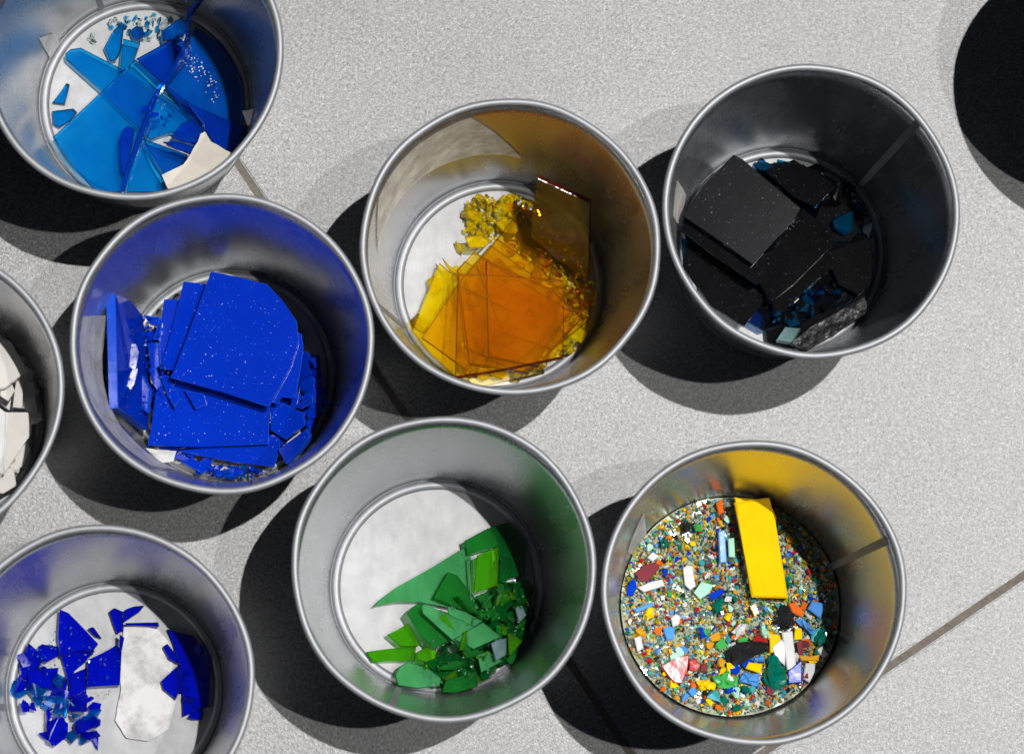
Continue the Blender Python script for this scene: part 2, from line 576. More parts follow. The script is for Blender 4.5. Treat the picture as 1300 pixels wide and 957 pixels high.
def heap(name, parts, T, label, base=None, cat='glass crumbs'):
    keys = list(dict.fromkeys([p[0] for p in parts]))
    V = []; Fc = []; mi = []
    if base:
        V += base[0]; Fc += base[1]; mi += [keys.index('grit')]*len(base[1])
    for k, s, p, rot in parts:
        hv, hf = random.choice(HULLS); b = len(V)
        V += [(p+rot @ (q*s))*MM for q in hv]
        Fc += [[b+i for i in f] for f in hf]; mi += [keys.index(k)]*len(hf)
    me = bpy.data.meshes.new(name); me.from_pydata([tuple(v) for v in V], [], Fc)
    for k in keys: me.materials.append(G[k][0])
    me.polygons.foreach_set('material_index', mi); me.update()
    o = bpy.data.objects.new(name, me); COL.objects.link(o)
    o.location = (T.c.x*MM, T.c.y*MM, 0)
    return tag(o, label, cat, kind='stuff')

def inpoly(u, v, P):
    c = False; j = len(P)-1
    for i in range(len(P)):
        if (P[i][1] > v) != (P[j][1] > v) and u < (P[j][0]-P[i][0])*(v-P[i][1])/(P[j][1]-P[i][1])+P[i][0]: c = not c
        j = i
    return c

def scatter(T, poly, n, zr, sr, keys, label, group, kinds=None, tilt=.45, name='glass_fragment', cat='glass fragment', mind=0.5, mass=None):
    parts = []
    u0 = min(p[0] for p in poly); u1 = max(p[0] for p in poly)
    v0 = min(p[1] for p in poly); v1 = max(p[1] for p in poly)
    out = []; tries = 0
    while len(out) < n and tries < n*60:
        tries += 1
        u = random.uniform(u0, u1); v = random.uniform(v0, v1)
        if not inpoly(u, v, poly): continue
        s = random.uniform(*sr)
        if any((u-a)**2+(v-b)**2 < (mind*(s+t)*1.8)**2 for a, b, t in out): continue
        out.append((u, v, s))
        key = random.choice(keys)
        lb = label[key] if isinstance(label, dict) else label
        gp = group[key] if isinstance(group, dict) else group
        if mass:
            p = px(u, v, random.uniform(*zr)); d = Vector((p.x-T.c.x, p.y-T.c.y)); lim = wall_r(p.z)-s*.5-(1.8 if p.z < 4 else .3)
            if d.length > lim: d = d.normalized()*lim; p = Vector((T.c.x+d.x, T.c.y+d.y, p.z))
            parts.append((key, s, p-T.c, rrot(tilt)))
            continue
        chip(u, v, random.uniform(*zr), s, key, lb, gp, random.choice(kinds) if kinds else None, tilt, name, T, cat)
    if mass: heap('glass_crumbs', parts, T, mass)

# ------------------------------------------------------------------ floor
g0 = px(300, 205); g1 = px(740, 865)
du = (g1-g0).normalized()                    # long joint
dv = Vector((du.y, -du.x, 0))                # right of it, towards picture right
if dv.x < 0: dv = -dv
q = px(1130, 850)
# where the cross joint leaves the long joint
s_along = (q-g0).dot(du)
JW = 2.7
def tile(a0, a1, b0, b1):
    """slab spanning a (along long joint) and b (across), mm from g0"""
    bm = bmesh.new()
    vs = []
    for z in (0, -8):
        for a, b in ((a0, b0), (a1, b0), (a1, b1), (a0, b1)):
            p = g0+du*a+dv*b
            vs.append(bm.verts.new((p.x*MM, p.y*MM, z*MM)))
    bm.faces.new(vs[:4]); bm.faces.new(vs[4:][::-1])
    for i in range(4): bm.faces.new((vs[i], vs[(i+1) % 4], vs[4+(i+1) % 4], vs[4+i]))
    bmesh.ops.recalc_face_normals(bm, faces=bm.faces)
    e = [e for e in bm.edges if all(abs(v.co.z) < 1e-6 for v in e.verts)]
    bmesh.ops.bevel(bm, geom=e, offset=.5*MM, segments=2, affect='EDGES')
    return tag(link('floor_tile', bm, M['tile']), kind='structure')
W = 600.0
# the cross joint seen right of the long joint
q2 = px(1300, 725)
cross = (((q+q2)*.5)-g0).dot(du)
for k in range(-3, 4):
    for j in range(-3, 3):
        off = cross
        tile(off+k*W+JW/2, off+(k+1)*W-JW/2, j*W+JW/2, (j+1)*W-JW/2)
bm = bmesh.new()
vs = [bm.verts.new((x, y, -.0009)) for x, y in ((-3, -3), (3, -3), (3, 3), (-3, 3))]
bm.faces.new(vs)
tag(link('floor', bm, M['grout']), kind='structure')

# ------------------------------------------------------------------ tins
TA = make_tin(-72.7, 261.5, 'tin of light blue glass sheets and a torn paper scrap, in the top left corner', 116)
TB = make_tin(-41.3, 163.7, 'tin packed with opaque royal blue glass slabs, touching the amber tin', 285)
TC = make_tin(53.7, 197.0, 'tin of see-through amber glass sheets with a clear label inside its wall', 205)
TD = make_tin(154.7, 210.1, 'tin of almost black glass sheets, right of the amber tin', 41)
TE = make_tin(32.1, 89.7, 'tin of green glass shards on a mostly bare shiny bottom', 250)
TF = make_tin(133.9, 82.6, 'tin of many-coloured glass crumbs with a yellow glass bar on them', 22)
TG = make_tin(-79.5, 53.2, 'tin of cobalt blue shards and a white paper scrap, in the lower left corner', 190)
ph = px(-116, 497, TOP)
TH = make_tin(ph.x, ph.y, 'tin of cream white glass pieces, cut off by the left edge', 200)
pj = px(1451, 89, 0)
TJ = make_tin(pj.x, pj.y, 'tin beyond the right edge, only its round shadow in view at the top right', 70)

sticker(TC, [(597, 148), (662, 199), (560, 236), (478, 322)], M['sticker'], 'clear sticky label on the tin wall')
bpy.data.objects.remove(bpy.data.objects['sticker'])
sticker(TC, [(480, 248), (597, 148), (662, 199), (479, 322)], M['sticker'], 'clear sticky label on the tin wall')
sticker(TB, [(104, 402), (140, 400), (150, 540), (118, 520)], M['sticker2'], 'greyed label on the left of the tin wall')
sticker(TB, [(118, 520), (150, 540), (225, 598), (190, 592)], M['sticker2'], 'peeling end of the greyed label')
sticker(TD, [(858, 228), (870, 248), (865, 290), (853, 275)], M['sticker'])
sticker(TF, [(795, 700), (816, 650), (824, 686), (806, 706)], M['sticker'])
sticker(TA, [(48, 48), (68, 42), (84, 62), (62, 74)], M['sticker'])

# ------------------------------------------------------------------ A: light blue sheets
z = zoom(50, 0, 3.829)
gA = 'light blue glass pieces in the top left tin'
scatter(TA, z([(330, 110), (400, 80), (560, 70), (700, 100), (690, 170), (520, 200), (330, 130)]), 60, (2.2, 2.8), (1.2, 3.8), ['clear', 'aqua', 'sky'],
        'tiny pale glass crumb along the top of the light blue tin bottom', 'pale crumbs in the light blue tin', name='glass_fragment', cat='glass fragment')
slab(TA, z([(600, 410), (720, 225), (760, 130), (880, 215), (980, 380), (1015, 560), (990, 690), (930, 745), (860, 700), (720, 560)]), 3.6, 2.4, 'azure', 'glass_sheet',
     'large mid blue sheet under bright grit, half in shade in the light blue tin', 'glass sheet', tilt=(.0, 0))
slab(TA, z([(700, 480), (760, 520), (1010, 620), (990, 690), (930, 745), (850, 700)]), 6.3, 2.4, 'deepblue', 'glass_shard',
     'dark blue wedge of glass lying on the big right sheet above the torn paper', 'glass shard')
slab(TA, z([(125, 262), (150, 240), (200, 232), (390, 330), (570, 440), (785, 592), (760, 660), (640, 640), (540, 680), (300, 440), (130, 290)]), 5.2, 2.2, 'sky', 'glass_sheet',
     'long light blue strip with a rounded left end, under the square blue sheet', 'glass sheet')
slab(TA, z([(470, 287), (670, 178), (722, 215), (690, 300), (592, 402)]), 7.6, 2.2, 'deepblue', 'glass_shard',
     'dark blue four sided shard above the centre of the light blue tin', 'glass shard', tilt=(.02, -.02))
slab(TA, z([(65, 668), (468, 290), (592, 405), (545, 560), (470, 760), (415, 900), (395, 935), (280, 935), (180, 830)]), 9.4, 2.4, 'sky', 'glass_sheet',
     'largest light blue square sheet, at the lower left of its tin', 'glass sheet', tilt=(-.004, .004))
slab(TA, z([(425, 935), (440, 830), (490, 680), (510, 670), (560, 790), (632, 912), (620, 935)]), 8.2, 2.2, 'sky', 'glass_sheet',
     'light blue wedge sheet between the curved dark edge and the torn paper', 'glass sheet')
slab(TA, z([(500, 672), (720, 752), (700, 800), (610, 850), (575, 800)]), 5.8, 2.0, 'azure', 'glass_shard',
     'mid blue triangular shard touching the left tip of the torn paper', 'glass shard')
slab(TA, z([(570, 440), (610, 400), (700, 480), (800, 600), (785, 640), (690, 560)]), 8.6, 1.8, 'aqua', 'glass_shard',
     'pale aqua sliver running down the middle of the light blue tin', 'glass shard')
slab(TA, z([(640, 665), (690, 600), (745, 580), (800, 625), (770, 700), (700, 690)]), 10.6, 2.2, 'deepblue', 'glass_shard',
     'small rounded dark blue shard left of the paper tip', 'glass shard')
slab(TA, z([(600, 690), (680, 690), (760, 720), (735, 750), (650, 715)]), 12.4, 1.5, 'deepblue', 'glass_shard',
     'thin dark blue splinter just below the rounded dark blue shard', 'glass shard')
slab(TA, z([(390, 700), (400, 635), (430, 612), (462, 630), (445, 720), (415, 860), (396, 830)]), 13.2, 1.8, 'deepblue', 'glass_shard',
     'dark blue blade shaped shard lying on the largest light blue sheet', 'glass shard')
slab(TA, z([(315, 230), (350, 165), (398, 108), (412, 120), (398, 240), (370, 295), (345, 300)]), 4.2, 2.0, 'sky', 'glass_shard',
     'pointed light blue shard near the top bead, left of the hexagonal chip', 'glass shard')
slab(TA, z([(408, 188), (490, 210), (465, 280), (440, 330), (392, 352)]), 7.0, 2.0, 'sky', 'glass_shard',
     'tapering light blue shard under the hexagonal chip', 'glass shard')
slab(TA, z([(440, 150), (468, 128), (500, 133), (513, 165), (490, 195), (455, 186)]), 4.6, 2.6, 'azure', 'glass_shard',
     'small hexagonal blue chip near the top of the bottom plate', 'glass shard')
slab(TA, z([(62, 500), (90, 470), (130, 405), (146, 410), (135, 460), (122, 508)]), 3.0, 2.0, 'sky', 'glass_shard',
     'little light blue triangle by the left bead of its tin', 'glass shard')
slab(TA, z([(62, 540), (165, 528), (182, 545), (150, 588), (95, 622), (66, 605)]), 3.1, 2.0, 'sky', 'glass_shard',
     'small light blue five sided shard below the little triangle', 'glass shard')
slab(TA, z([(592, 155), (640, 120), (690, 85), (715, 130), (700, 182), (650, 190), (600, 200)]), 6.4, 2.6, 'azure', 'glass_shard',
     'blue chunk at the foot of the tall curved strip', 'glass shard')
# the tall curved strip on its edge, leaning on the wall at the upper right
def ribbon(T, pts, key, name, label, w=1.4):
    bm = bmesh.new(); rows = []
    for (u, v, zl, zh) in pts:
        rows.append([px(u, v, zh), px(u-0, v, zh)+Vector((0, 0, -(zh-zl)))])
    n = len(rows); rr = []
    for i, (a, b) in enumerate(rows):
        t = rows[min(i+1, n-1)][0]-rows[max(i-1, 0)][0]
        s = Vector((t.y, -t.x, 0)).normalized()*w*.5
        out = []
        for p in (a+s, b+s, b-s, a-s):
            d = Vector((p.x-T.c.x, p.y-T.c.y)); lim = wall_r(p.z)-.5-(1.6 if p.z < 3.5 else 0)
            if d.length > lim: d = d.normalized()*lim; p = Vector((T.c.x+d.x, T.c.y+d.y, p.z))
            out.append(bm.verts.new(p*MM))
        rr.append(out)
    for a, b in zip(rr, rr[1:]):
        for i in range(4): bm.faces.new((a[i], a[(i+1) % 4], b[(i+1) % 4], b[i]))
    bm.faces.new(rr[0]); bm.faces.new(rr[-1])
    return tag(link(name, bm, G[key][0], smooth=False), label, 'glass piece')
Z = lambda a, b: (50+a/3.829, b/3.829)
path = [(402, 930, 10, 12), (425, 850, 10, 13), (470, 720, 10, 14), (520, 590, 10.5, 15), (560, 480, 11, 16), (600, 400, 11, 17),
        (655, 320, 9, 19), (700, 245, 8, 22), (718, 180, 8, 26), (716, 110, 22, 30), (730, 50, 30, 36), (775, 0, 38, 42), (800, -30, 42, 46)]
ribbon(TA, [(*Z(a, b), c, d) for a, b, c, d in path], 'deepblue', 'glass_strip', 'long curved dark blue strip standing on edge across the light blue sheets')
scatter(TA, z([(690, 240), (740, 240), (860, 390), (880, 480), (850, 500), (700, 320)]), 110, (4.0, 4.4), (.35, .9), ['aqua', 'opalwhite'],
        '', '', mass='bright grit sprinkled on the large mid blue sheet in the top left tin')
scatter(TA, z([(540, 540), (660, 540), (640, 600), (560, 640), (470, 490)]), 12, (10.3, 11), (1.4, 3.2), ['deepblue', 'azure'],
        'small dark blue crumb in the middle of the light blue sheets', 'dark blue crumbs among the light blue sheets', name='glass_fragment', cat='glass fragment')
for a, b, s in ((258, 175, 2.4), (262, 200, 2.6), (240, 185, 1.4)):
    u, v = Z(a, b); chip(u, v, 2.6, s, 'clear', 'clear glass crumb by itself at the upper left of the light blue tin bottom', 'lone clear crumbs', T=TA)
slab(TA, z([(595, 852), (700, 800), (735, 750), (770, 690), (785, 650), (805, 640), (835, 690), (930, 742), (900, 790), (830, 860), (740, 900), (625, 918)]),
     16, .35, [M['paper'], M['paper']], 'paper_scrap', 'torn off-white paper scrap leaning on the wall of the light blue tin', 'paper', tilt=(.12, .08), bev=0, jag=.5)
slab(TA, z([(985, 540), (1045, 530), (1040, 610), (1010, 610)]), 14, .35, [M['paper'], M['paper']], 'paper_scrap',
     'tiny paper shred by the right wall of the light blue tin', 'paper', tilt=(.3, .0), bev=0, jag=.5)

# ------------------------------------------------------------------ B: opaque blue slabs
z = zoom(130, 330, 3.3)
scatter(TB, z([(190, 250), (500, 120), (800, 260), (900, 500), (860, 700), (500, 870), (250, 800), (100, 500)]), 80, (3.5, 7), (6, 13), ['opalblue'],
        'broken opaque blue piece in the loose layer under the big blue slabs', 'broken pieces under the blue slabs', kinds=['flake', 'chunk'], mind=.3, name='glass_fragment', cat='glass fragment')
slab(TB, z([(760, 360), (900, 400), (940, 560), (880, 690), (720, 720), (650, 600)]), 7.5, 3, 'opalblue', 'glass_slab',
     'blue slab in the dark at the right wall, beneath the broken pieces', 'glass slab')
scatter(TB, z([(150, 230), (240, 240), (300, 620), (120, 640), (90, 420)]), 140, (12, 19), (.5, 2.4), ['opalblue', 'opalblue', 'azure', 'glint'], '', '', tilt=1.3, mind=.1,
        mass='tiny blue splinters beside the standing slab')
scatter(TB, z([(320, 840), (720, 880), (600, 915), (420, 915)]), 80, (5, 8), (.8, 3.4), ['opalblue', 'opalblue', 'azure'], '', '', tilt=1.3, mind=.1,
        mass='tiny blue splinters at the very front of the blue tin')
slab(TB, z([(310, 800), (400, 790), (700, 740), (738, 738), (745, 790), (720, 866), (560, 848)]), 9.5, 3, 'opalblue', 'glass_slab',
     'lowest blue slab, its front edge nearest the white torn label', 'glass slab', tilt=(0, -.01))
slab(TB, z([(225, 540), (290, 480), (420, 520), (702, 615), (695, 770), (400, 782), (185, 780), (205, 700)]), 13.5, 3, 'opalblue', 'glass_slab',
     'lower large blue slab lying below the big top slab', 'glass slab', tilt=(0, -.01))
slab(TB, z([(705, 590), (760, 600), (840, 640), (850, 690), (770, 752), (705, 712)]), 12.5, 3, 'opalblue', 'glass_slab',
     'blue slab right of the lower large slab, broken edge towards the wall', 'glass slab', tilt=(0.02, 0))
slab(TB, z([(735, 795), (855, 705), (868, 740), (820, 800), (768, 852)]), 14, 3, 'opalblue', 'glass_slab',
     'small leaning blue slab at the lower right of the blue tin', 'glass slab', tilt=(.12, .02))
slab(TB, z([(258, 165), (316, 163), (330, 250), (242, 462), (230, 438), (240, 300)]), 15, 2.6, 'opalblue', 'glass_slab',
     'narrow dusty blue slab, outermost of the two left of the big top slab', 'glass slab', tilt=(.04, 0))
slab(TB, z([(340, 90), (450, 102), (420, 250), (302, 462), (240, 455), (280, 330)]), 18, 2.8, 'opalblue', 'glass_slab',
     'dusty blue slab sticking out from beneath the left side of the big top slab', 'glass slab', tilt=(.04, 0))
slab(TB, z([(700, 250), (835, 310), (842, 380), (812, 578), (752, 572), (735, 604), (690, 590)]), 18, 2.8, 'opalblue', 'glass_slab',
     'blue slab showing as a step along the right of the big top slab', 'glass slab')
slab(TB, z([(455, 48), (560, 70), (690, 102), (755, 170), (815, 260), (822, 340), (790, 440), (698, 615), (500, 552), (285, 492), (310, 440), (370, 280)]),
     23, 3, 'opalblue', 'glass_slab', 'biggest blue slab on top of the pile, speckled with white grit', 'glass slab', tilt=(0, -.008))
slab(TB, z([(42, 135), (78, 150), (120, 170), (170, 235), (200, 500), (192, 712), (130, 660), (66, 620)]), 26, 3.2, 'opalblue', 'glass_slab',
     'thick blue slab standing on edge against the left wall', 'glass slab', tilt=(-.75, 0.0))
for pts, t, lb in (
    ([(172, 230), (240, 240), (236, 272), (200, 268)], (0, 0), 'short blue stick at the top left, by the bottom bead'),
    ([(242, 240), (250, 262), (236, 335), (212, 332)], (0, 0), 'small blue sliver left of the narrow dusty slab'),
    ([(188, 350), (232, 345), (238, 445), (205, 462)], (.05, 0), 'upright blue fragment right of the standing slab'),
    ([(194, 452), (222, 448), (250, 525), (228, 545), (210, 520)], (.05, 0), 'narrow blue splinter above the lower large slab'),
    ([(244, 482), (274, 478), (326, 582), (302, 616), (270, 560)], (0, .05), 'bright edged blue splinter pointing down at the lower large slab'),
    ([(345, 545), (425, 560), (436, 606), (392, 625), (372, 590)], (0, 0), 'small broken blue corner under the front edge of the big top slab'),
    ([(110, 500), (160, 470), (196, 540), (186, 640), (120, 590)], (.1, 0), 'dark blue fragment leaning on the standing slab'),
    ([(325, 842), (372, 830), (470, 872), (415, 892)], (0, .03), 'blue splinter at the very front, right of the white torn label'),
    ([(470, 884), (560, 868), (592, 890), (560, 906), (478, 902)], (0, .03), 'blue splinter at the front by the wall, below the lowest slab'),
    ([(800, 612), (880, 570), (882, 600), (830, 625)], (.1, -.05), 'curved blue splinter near the right wall')):
    slab(TB, z(pts), 16.5 if pts[0][1] < 640 else 7.5, 2.6, 'opalblue', 'glass_shard', lb, 'glass shard', tilt=t)
scatter(TB, z([(835, 380), (920, 420), (940, 600), (870, 700), (845, 560)]), 12, (7, 11), (5, 9), ['opalblue'],
        'broken blue piece in the shade by the right wall', 'shaded blue pieces by the wall', kinds=['flake', 'splinter'], tilt=.9, name='glass_fragment', cat='glass fragment')
scatter(TB, z([(170, 300), (235, 300), (240, 560), (110, 600)]), 16, (10, 14), (2.5, 6), ['opalblue'],
        'small blue chip between the standing slab and the pile', 'chips beside the standing slab', kinds=['flake', 'splinter', 'chunk'], tilt=.9, name='glass_fragment', cat='glass fragment')
slab(TB, z([(148, 812), (190, 790), (250, 795), (310, 800), (298, 842), (230, 850), (180, 845)]), 20, .35, [M['paper2'], M['paper2']], 'paper_scrap',
     'torn white label end lying at the front of the blue tin', 'paper', bev=0, jag=.5, tilt=(0, .1))

# ------------------------------------------------------------------ C: amber sheets
z = zoom(490, 210, 3.3)
bed = z([(330, 140), (420, 118), (560, 125), (700, 200), (830, 330), (880, 520), (840, 700), (700, 830), (500, 890), (300, 870), (120, 700), (220, 420), (320, 440), (400, 380), (340, 330)])
scatter(TC, bed, 90, (2.6, 5.2), (4, 11), ['yellow', 'yellow', 'amber'], {'yellow': 'flat yellow glass flake in the broken layer under the amber sheets', 'amber': 'flat amber glass flake in the broken layer under the amber sheets'},
        {'yellow': 'yellow flakes under the amber sheets', 'amber': 'amber flakes under the amber sheets'}, kinds=['flake', 'flake', 'chunk'], mind=.24, name='glass_flake', cat='glass flake')
scatter(TC, z([(325, 160), (400, 125), (540, 125), (600, 170), (540, 260), (460, 300), (430, 340), (340, 330), (330, 240)]), 170, (2.6, 6.0), (1.4, 3.6), ['yellow', 'yellow', 'yellow', 'amber'],
        {'yellow': 'bright yellow glass crumb at the top of the amber heap', 'amber': 'amber glass crumb at the top of the amber heap'},
        '', tilt=1.2, mind=.10, mass='heap of bright yellow crumbs at the top of the amber tin')
scatter(TC, z([(600, 160), (720, 220), (850, 400), (880, 560), (840, 640), (740, 560), (660, 380)]), 70, (7, 12), (1.6, 4.5), ['amber', 'orange'],
        {'amber': 'small amber chip along the right side of the amber heap', 'orange': 'small orange chip along the right side of the amber heap'},
        '', tilt=1.0, mind=.2, mass='glittering amber crumbs along the right side of the amber sheets')
scatter(TC, z([(640, 640), (780, 620), (850, 660), (760, 790), (600, 870), (400, 880), (480, 800), (640, 780)]), 30, (5, 7.5), (4, 9), ['yellow'],
        'crinkled yellow chunk at the lower right of the amber sheets', 'crinkled yellow chunks', kinds=['chunk', 'flake'], mind=.3, name='glass_flake', cat='glass flake')
slab(TC, z([(225, 408), (262, 445), (300, 458), (292, 885), (200, 800), (110, 695), (150, 600)]), 7.2, 2.2, 'yellow', 'glass_sheet',
     'bright yellow sheet at the left edge of the amber heap', 'glass sheet')
slab(TC, z([(560, 190), (860, 640), (700, 770), (490, 700), (380, 420)]), 9.5, 2.2, 'amber', 'glass_sheet',
     'lowest amber sheet of the fan, its corner nearest the yellow crumbs', 'glass sheet', tilt=(-.02, .03))
slab(TC, z([(465, 305), (660, 440), (790, 615), (520, 850), (330, 760), (300, 500)]), 12, 2.2, 'amber', 'glass_sheet',
     'amber sheet in the fan, second from the yellow crumbs', 'glass sheet', tilt=(-.02, .035))
slab(TC, z([(370, 360), (560, 480), (775, 610), (600, 870), (350, 830), (300, 440)]), 14.5, 2.2, 'amber', 'glass_sheet',
     'amber sheet in the fan, third from the yellow crumbs', 'glass sheet', tilt=(-.02, .035))
slab(TC, z([(300, 500), (525, 610), (470, 700), (340, 860), (150, 722)]), 16.8, 2.0, 'amber', 'glass_sheet',
     'amber sheet in the fan with its corner over the bright yellow sheet', 'glass sheet')
slab(TC, z([(420, 400), (700, 520), (820, 640), (640, 840), (430, 800)]), 17.5, 2.4, 'amber', 'glass_sheet',
     'amber sheet under the topmost one, sticking out at its lower right', 'glass sheet', tilt=(-.03, .04))
slab(TC, z([(302, 452), (742, 478), (748, 500), (742, 800), (500, 850), (290, 885)]), 23, 2.8, 'amber', 'glass_sheet',
     'topmost amber sheet with a dark red-brown top edge', 'glass sheet', tilt=(0, .055))
slab(TC, z([(636, 55), (856, 158), (848, 430), (838, 480), (700, 380), (606, 300), (618, 160)]), 20, 2.4, 'amber', 'glass_sheet',
     'amber sheet standing against the upper right wall with a red upper edge', 'glass sheet', tilt=(.08, -.22))
for pts, lb in (([(290, 318), (316, 330), (322, 370), (306, 358)], 'single small yellow splinter on the bare bottom left of the crumbs'),
                ([(235, 385), (262, 420), (300, 440), (298, 462), (255, 425)], 'yellow splinter sticking out at the top corner of the bright yellow sheet'),
                ([(330, 300), (400, 290), (438, 316), (410, 345), (350, 345)], 'curled yellow shard at the lower end of the yellow crumbs')):
    slab(TC, z(pts), 4.0 if pts[0][0] == 290 else 9.5, 1.8, 'yellow', 'glass_shard', lb, 'glass shard')
slab(TC, z([(345, 895), (420, 884), (515, 882), (518, 918), (430, 925), (362, 915)]), 3.4, .35, [M['paper'], M['paper']], 'paper_scrap',
     'small white paper scrap with dark dots under the front of the amber sheets', 'paper', bev=0, jag=.3)

scatter(TC, z([(560, 200), (760, 260), (860, 440), (860, 640), (760, 800), (600, 860), (740, 640), (740, 470)]), 130, (12, 14), (.4, 1.6), ['glint', 'yellow', 'amber'], '', '', tilt=1.3, mind=.08,
        mass='fine glittering amber dust down the right side of the sheets')

# ------------------------------------------------------------------ D: dark sheets
z = zoom(850, 180, 3.543)
scatter(TD, z([(100, 330), (300, 100), (560, 90), (800, 180), (900, 420), (880, 680), (600, 860), (400, 850), (100, 620)]), 56, (3, 7), (5, 12), ['teal', 'ink', 'ink', 'ink', 'seablue'],
        {'teal': 'see-through blue flake in the broken layer under the dark sheets', 'ink': 'dark flake in the broken layer under the dark sheets', 'seablue': 'bright blue flake in the broken layer under the dark sheets'},
        {'teal': 'blue flakes under the dark sheets', 'ink': 'dark flakes under the dark sheets', 'seablue': 'bright blue flakes under the dark sheets'}, kinds=['flake', 'chunk'], mind=.3, name='glass_flake', cat='glass flake')
slab(TD, z([(70, 420), (180, 200), (300, 110), (520, 150), (500, 480), (260, 660), (120, 600)]), 5, 2.4, 'ink', 'glass_sheet',
     'dark sheet at the bottom of the heap, beneath the biggest dark sheet', 'glass sheet')
slab(TD, z([(400, 105), (560, 85), (780, 190), (880, 330), (860, 480), (620, 500), (470, 330)]), 5.6, 2.4, 'ink', 'glass_sheet',
     'dark sheet at the bottom of the heap, next to the upper right bead', 'glass sheet')
slab(TD, z([(440, 450), (880, 440), (915, 600), (800, 730), (640, 790), (420, 850), (230, 740)]), 6.6, 2.4, 'teal', 'glass_sheet',
     'blue see-through sheet at the bottom of the heap, above the ridged slab', 'glass sheet')
slab(TD, z([(430, 800), (560, 740), (800, 640), (905, 650), (890, 770), (740, 880), (560, 940), (440, 900)]), 4.6, 2.2, 'ink', 'glass_sheet',
     'dark sheet at the bottom of the heap, beneath the ridged slab', 'glass sheet')
slab(TD, z([(425, 130), (560, 80), (742, 202), (655, 295), (560, 250)]), 11, 2.6, 'ink', 'glass_sheet',
     'dark sheet at the upper right of the dark heap, one corner towards the bead', 'glass sheet', tilt=(.01, 0))
slab(TD, z([(90, 440), (125, 475), (440, 700), (335, 830), (190, 740), (60, 560), (70, 480)]), 9.5, 2.6, 'ink', 'glass_sheet',
     'lower left dark sheet with a scratched grey sheen', 'glass sheet')
slab(TD, z([(700, 500), (890, 430), (925, 525), (905, 640), (850, 690), (760, 640), (725, 560)]), 10, 2.6, 'ink', 'glass_sheet',
     'dark sheet against the lower right wall of its tin', 'glass sheet')
slab(TD, z([(460, 722), (690, 500), (740, 520), (735, 560), (512, 752), (480, 770)]), 12.5, 2.6, 'ink', 'glass_sheet',
     'narrow dark strip with a bright chipped edge running up to the right', 'glass sheet')
slab(TD, z([(375, 575), (600, 300), (740, 410), (730, 470), (560, 640), (455, 722)]), 14.2, 2.6, 'ink', 'glass_sheet',
     'dark sheet right of the biggest one, with a glittering broken upper edge', 'glass sheet')
slab(TD, z([(75, 300), (50, 395), (200, 510), (390, 640), (440, 610), (420, 480), (240, 300)]), 18.3, 2.6, 'ink', 'glass_sheet',
     'dark sheet showing only a narrow band under the biggest dark sheet', 'glass sheet')
slab(TD, z([(288, 58), (330, 80), (592, 300), (560, 350), (375, 552), (220, 440), (60, 335), (150, 200)]), 22, 2.6, 'inktop', 'glass_sheet',
     'biggest dark sheet on top, mirroring a pale streak of light', 'glass sheet', tilt=(0, .0))
slab(TD, z([(545, 905), (640, 830), (880, 695), (893, 765), (760, 850), (605, 942)]), 11, 2.8, 'inkchip', 'glass_slab',
     'ridged dark slab on edge against the lower wall of its tin', 'glass slab', tilt=(.01, .03), jag=.3)
slab(TD, z([(478, 893), (520, 832), (588, 838), (552, 905)]), 9.5, 2.4, 'mist', 'glass_shard',
     'shiny pale facet left of the ridged dark slab', 'glass shard', tilt=(.05, .05))
for pts, k, lb in (([(55, 430), (122, 466), (90, 510), (62, 545)], 'seablue', 'bright blue glass corner at the left wall of the dark tin'),
                ([(66, 548), (140, 570), (150, 620), (130, 650), (90, 600)], 'seablue', 'blue glass patch below the bright blue corner'),
                ([(120, 625), (150, 640), (142, 672), (118, 650)], 'seablue', 'tiny bright blue piece low at the left wall of the dark tin'),
                ([(378, 98), (440, 92), (500, 125), (470, 140), (400, 125)], 'seablue', 'blue glass sliver at the top of the dark heap'),
                ([(578, 762), (612, 728), (632, 738), (618, 765)], 'seablue', 'small clear blue chip above the pale facet'),
                ([(512, 798), (580, 794), (592, 828), (540, 832)], 'seablue', 'blue chip touching the pale facet')):
    slab(TD, z(pts), 8.5, 2.0, k, 'glass_shard', lb, 'glass shard')
scatter(TD, z([(540, 700), (740, 640), (780, 700), (620, 800), (480, 860), (420, 830)]), 26, (7, 9.5), (1.8, 5), ['teal', 'ink', 'seablue'],
        {'teal': 'small see-through blue chip above the ridged dark slab', 'ink': 'small dark chip above the ridged dark slab', 'seablue': 'small bright blue chip above the ridged dark slab'},
        {'teal': 'blue chips by the ridged slab', 'ink': 'dark chips by the ridged slab', 'seablue': 'bright blue chips by the ridged slab'}, tilt=.9, name='glass_flake', cat='glass flake')
scatter(TD, z([(755, 140), (790, 150), (880, 290), (890, 340), (850, 330)]), 60, (6, 8.5), (.8, 2.0), ['teal', 'glint', 'ink'],
        {'teal': 'blue grain in the glittering line along the upper right wall of the dark tin', 'glint': 'clear grain in the glittering line along the upper right wall of the dark tin', 'ink': 'dark grain in the glittering line along the upper right wall of the dark tin'},
        '', tilt=1.2, mind=.2, mass='glittering grit along the upper right wall of the dark tin')
scatter(TD, z([(380, 545), (400, 550), (630, 320), (600, 300)]), 40, (14.8, 15.2), (.6, 1.3), ['glint', 'teal'],
        '', '', tilt=1.2, mind=.2, mass='fine glittering grit along the broken edge of a dark sheet')

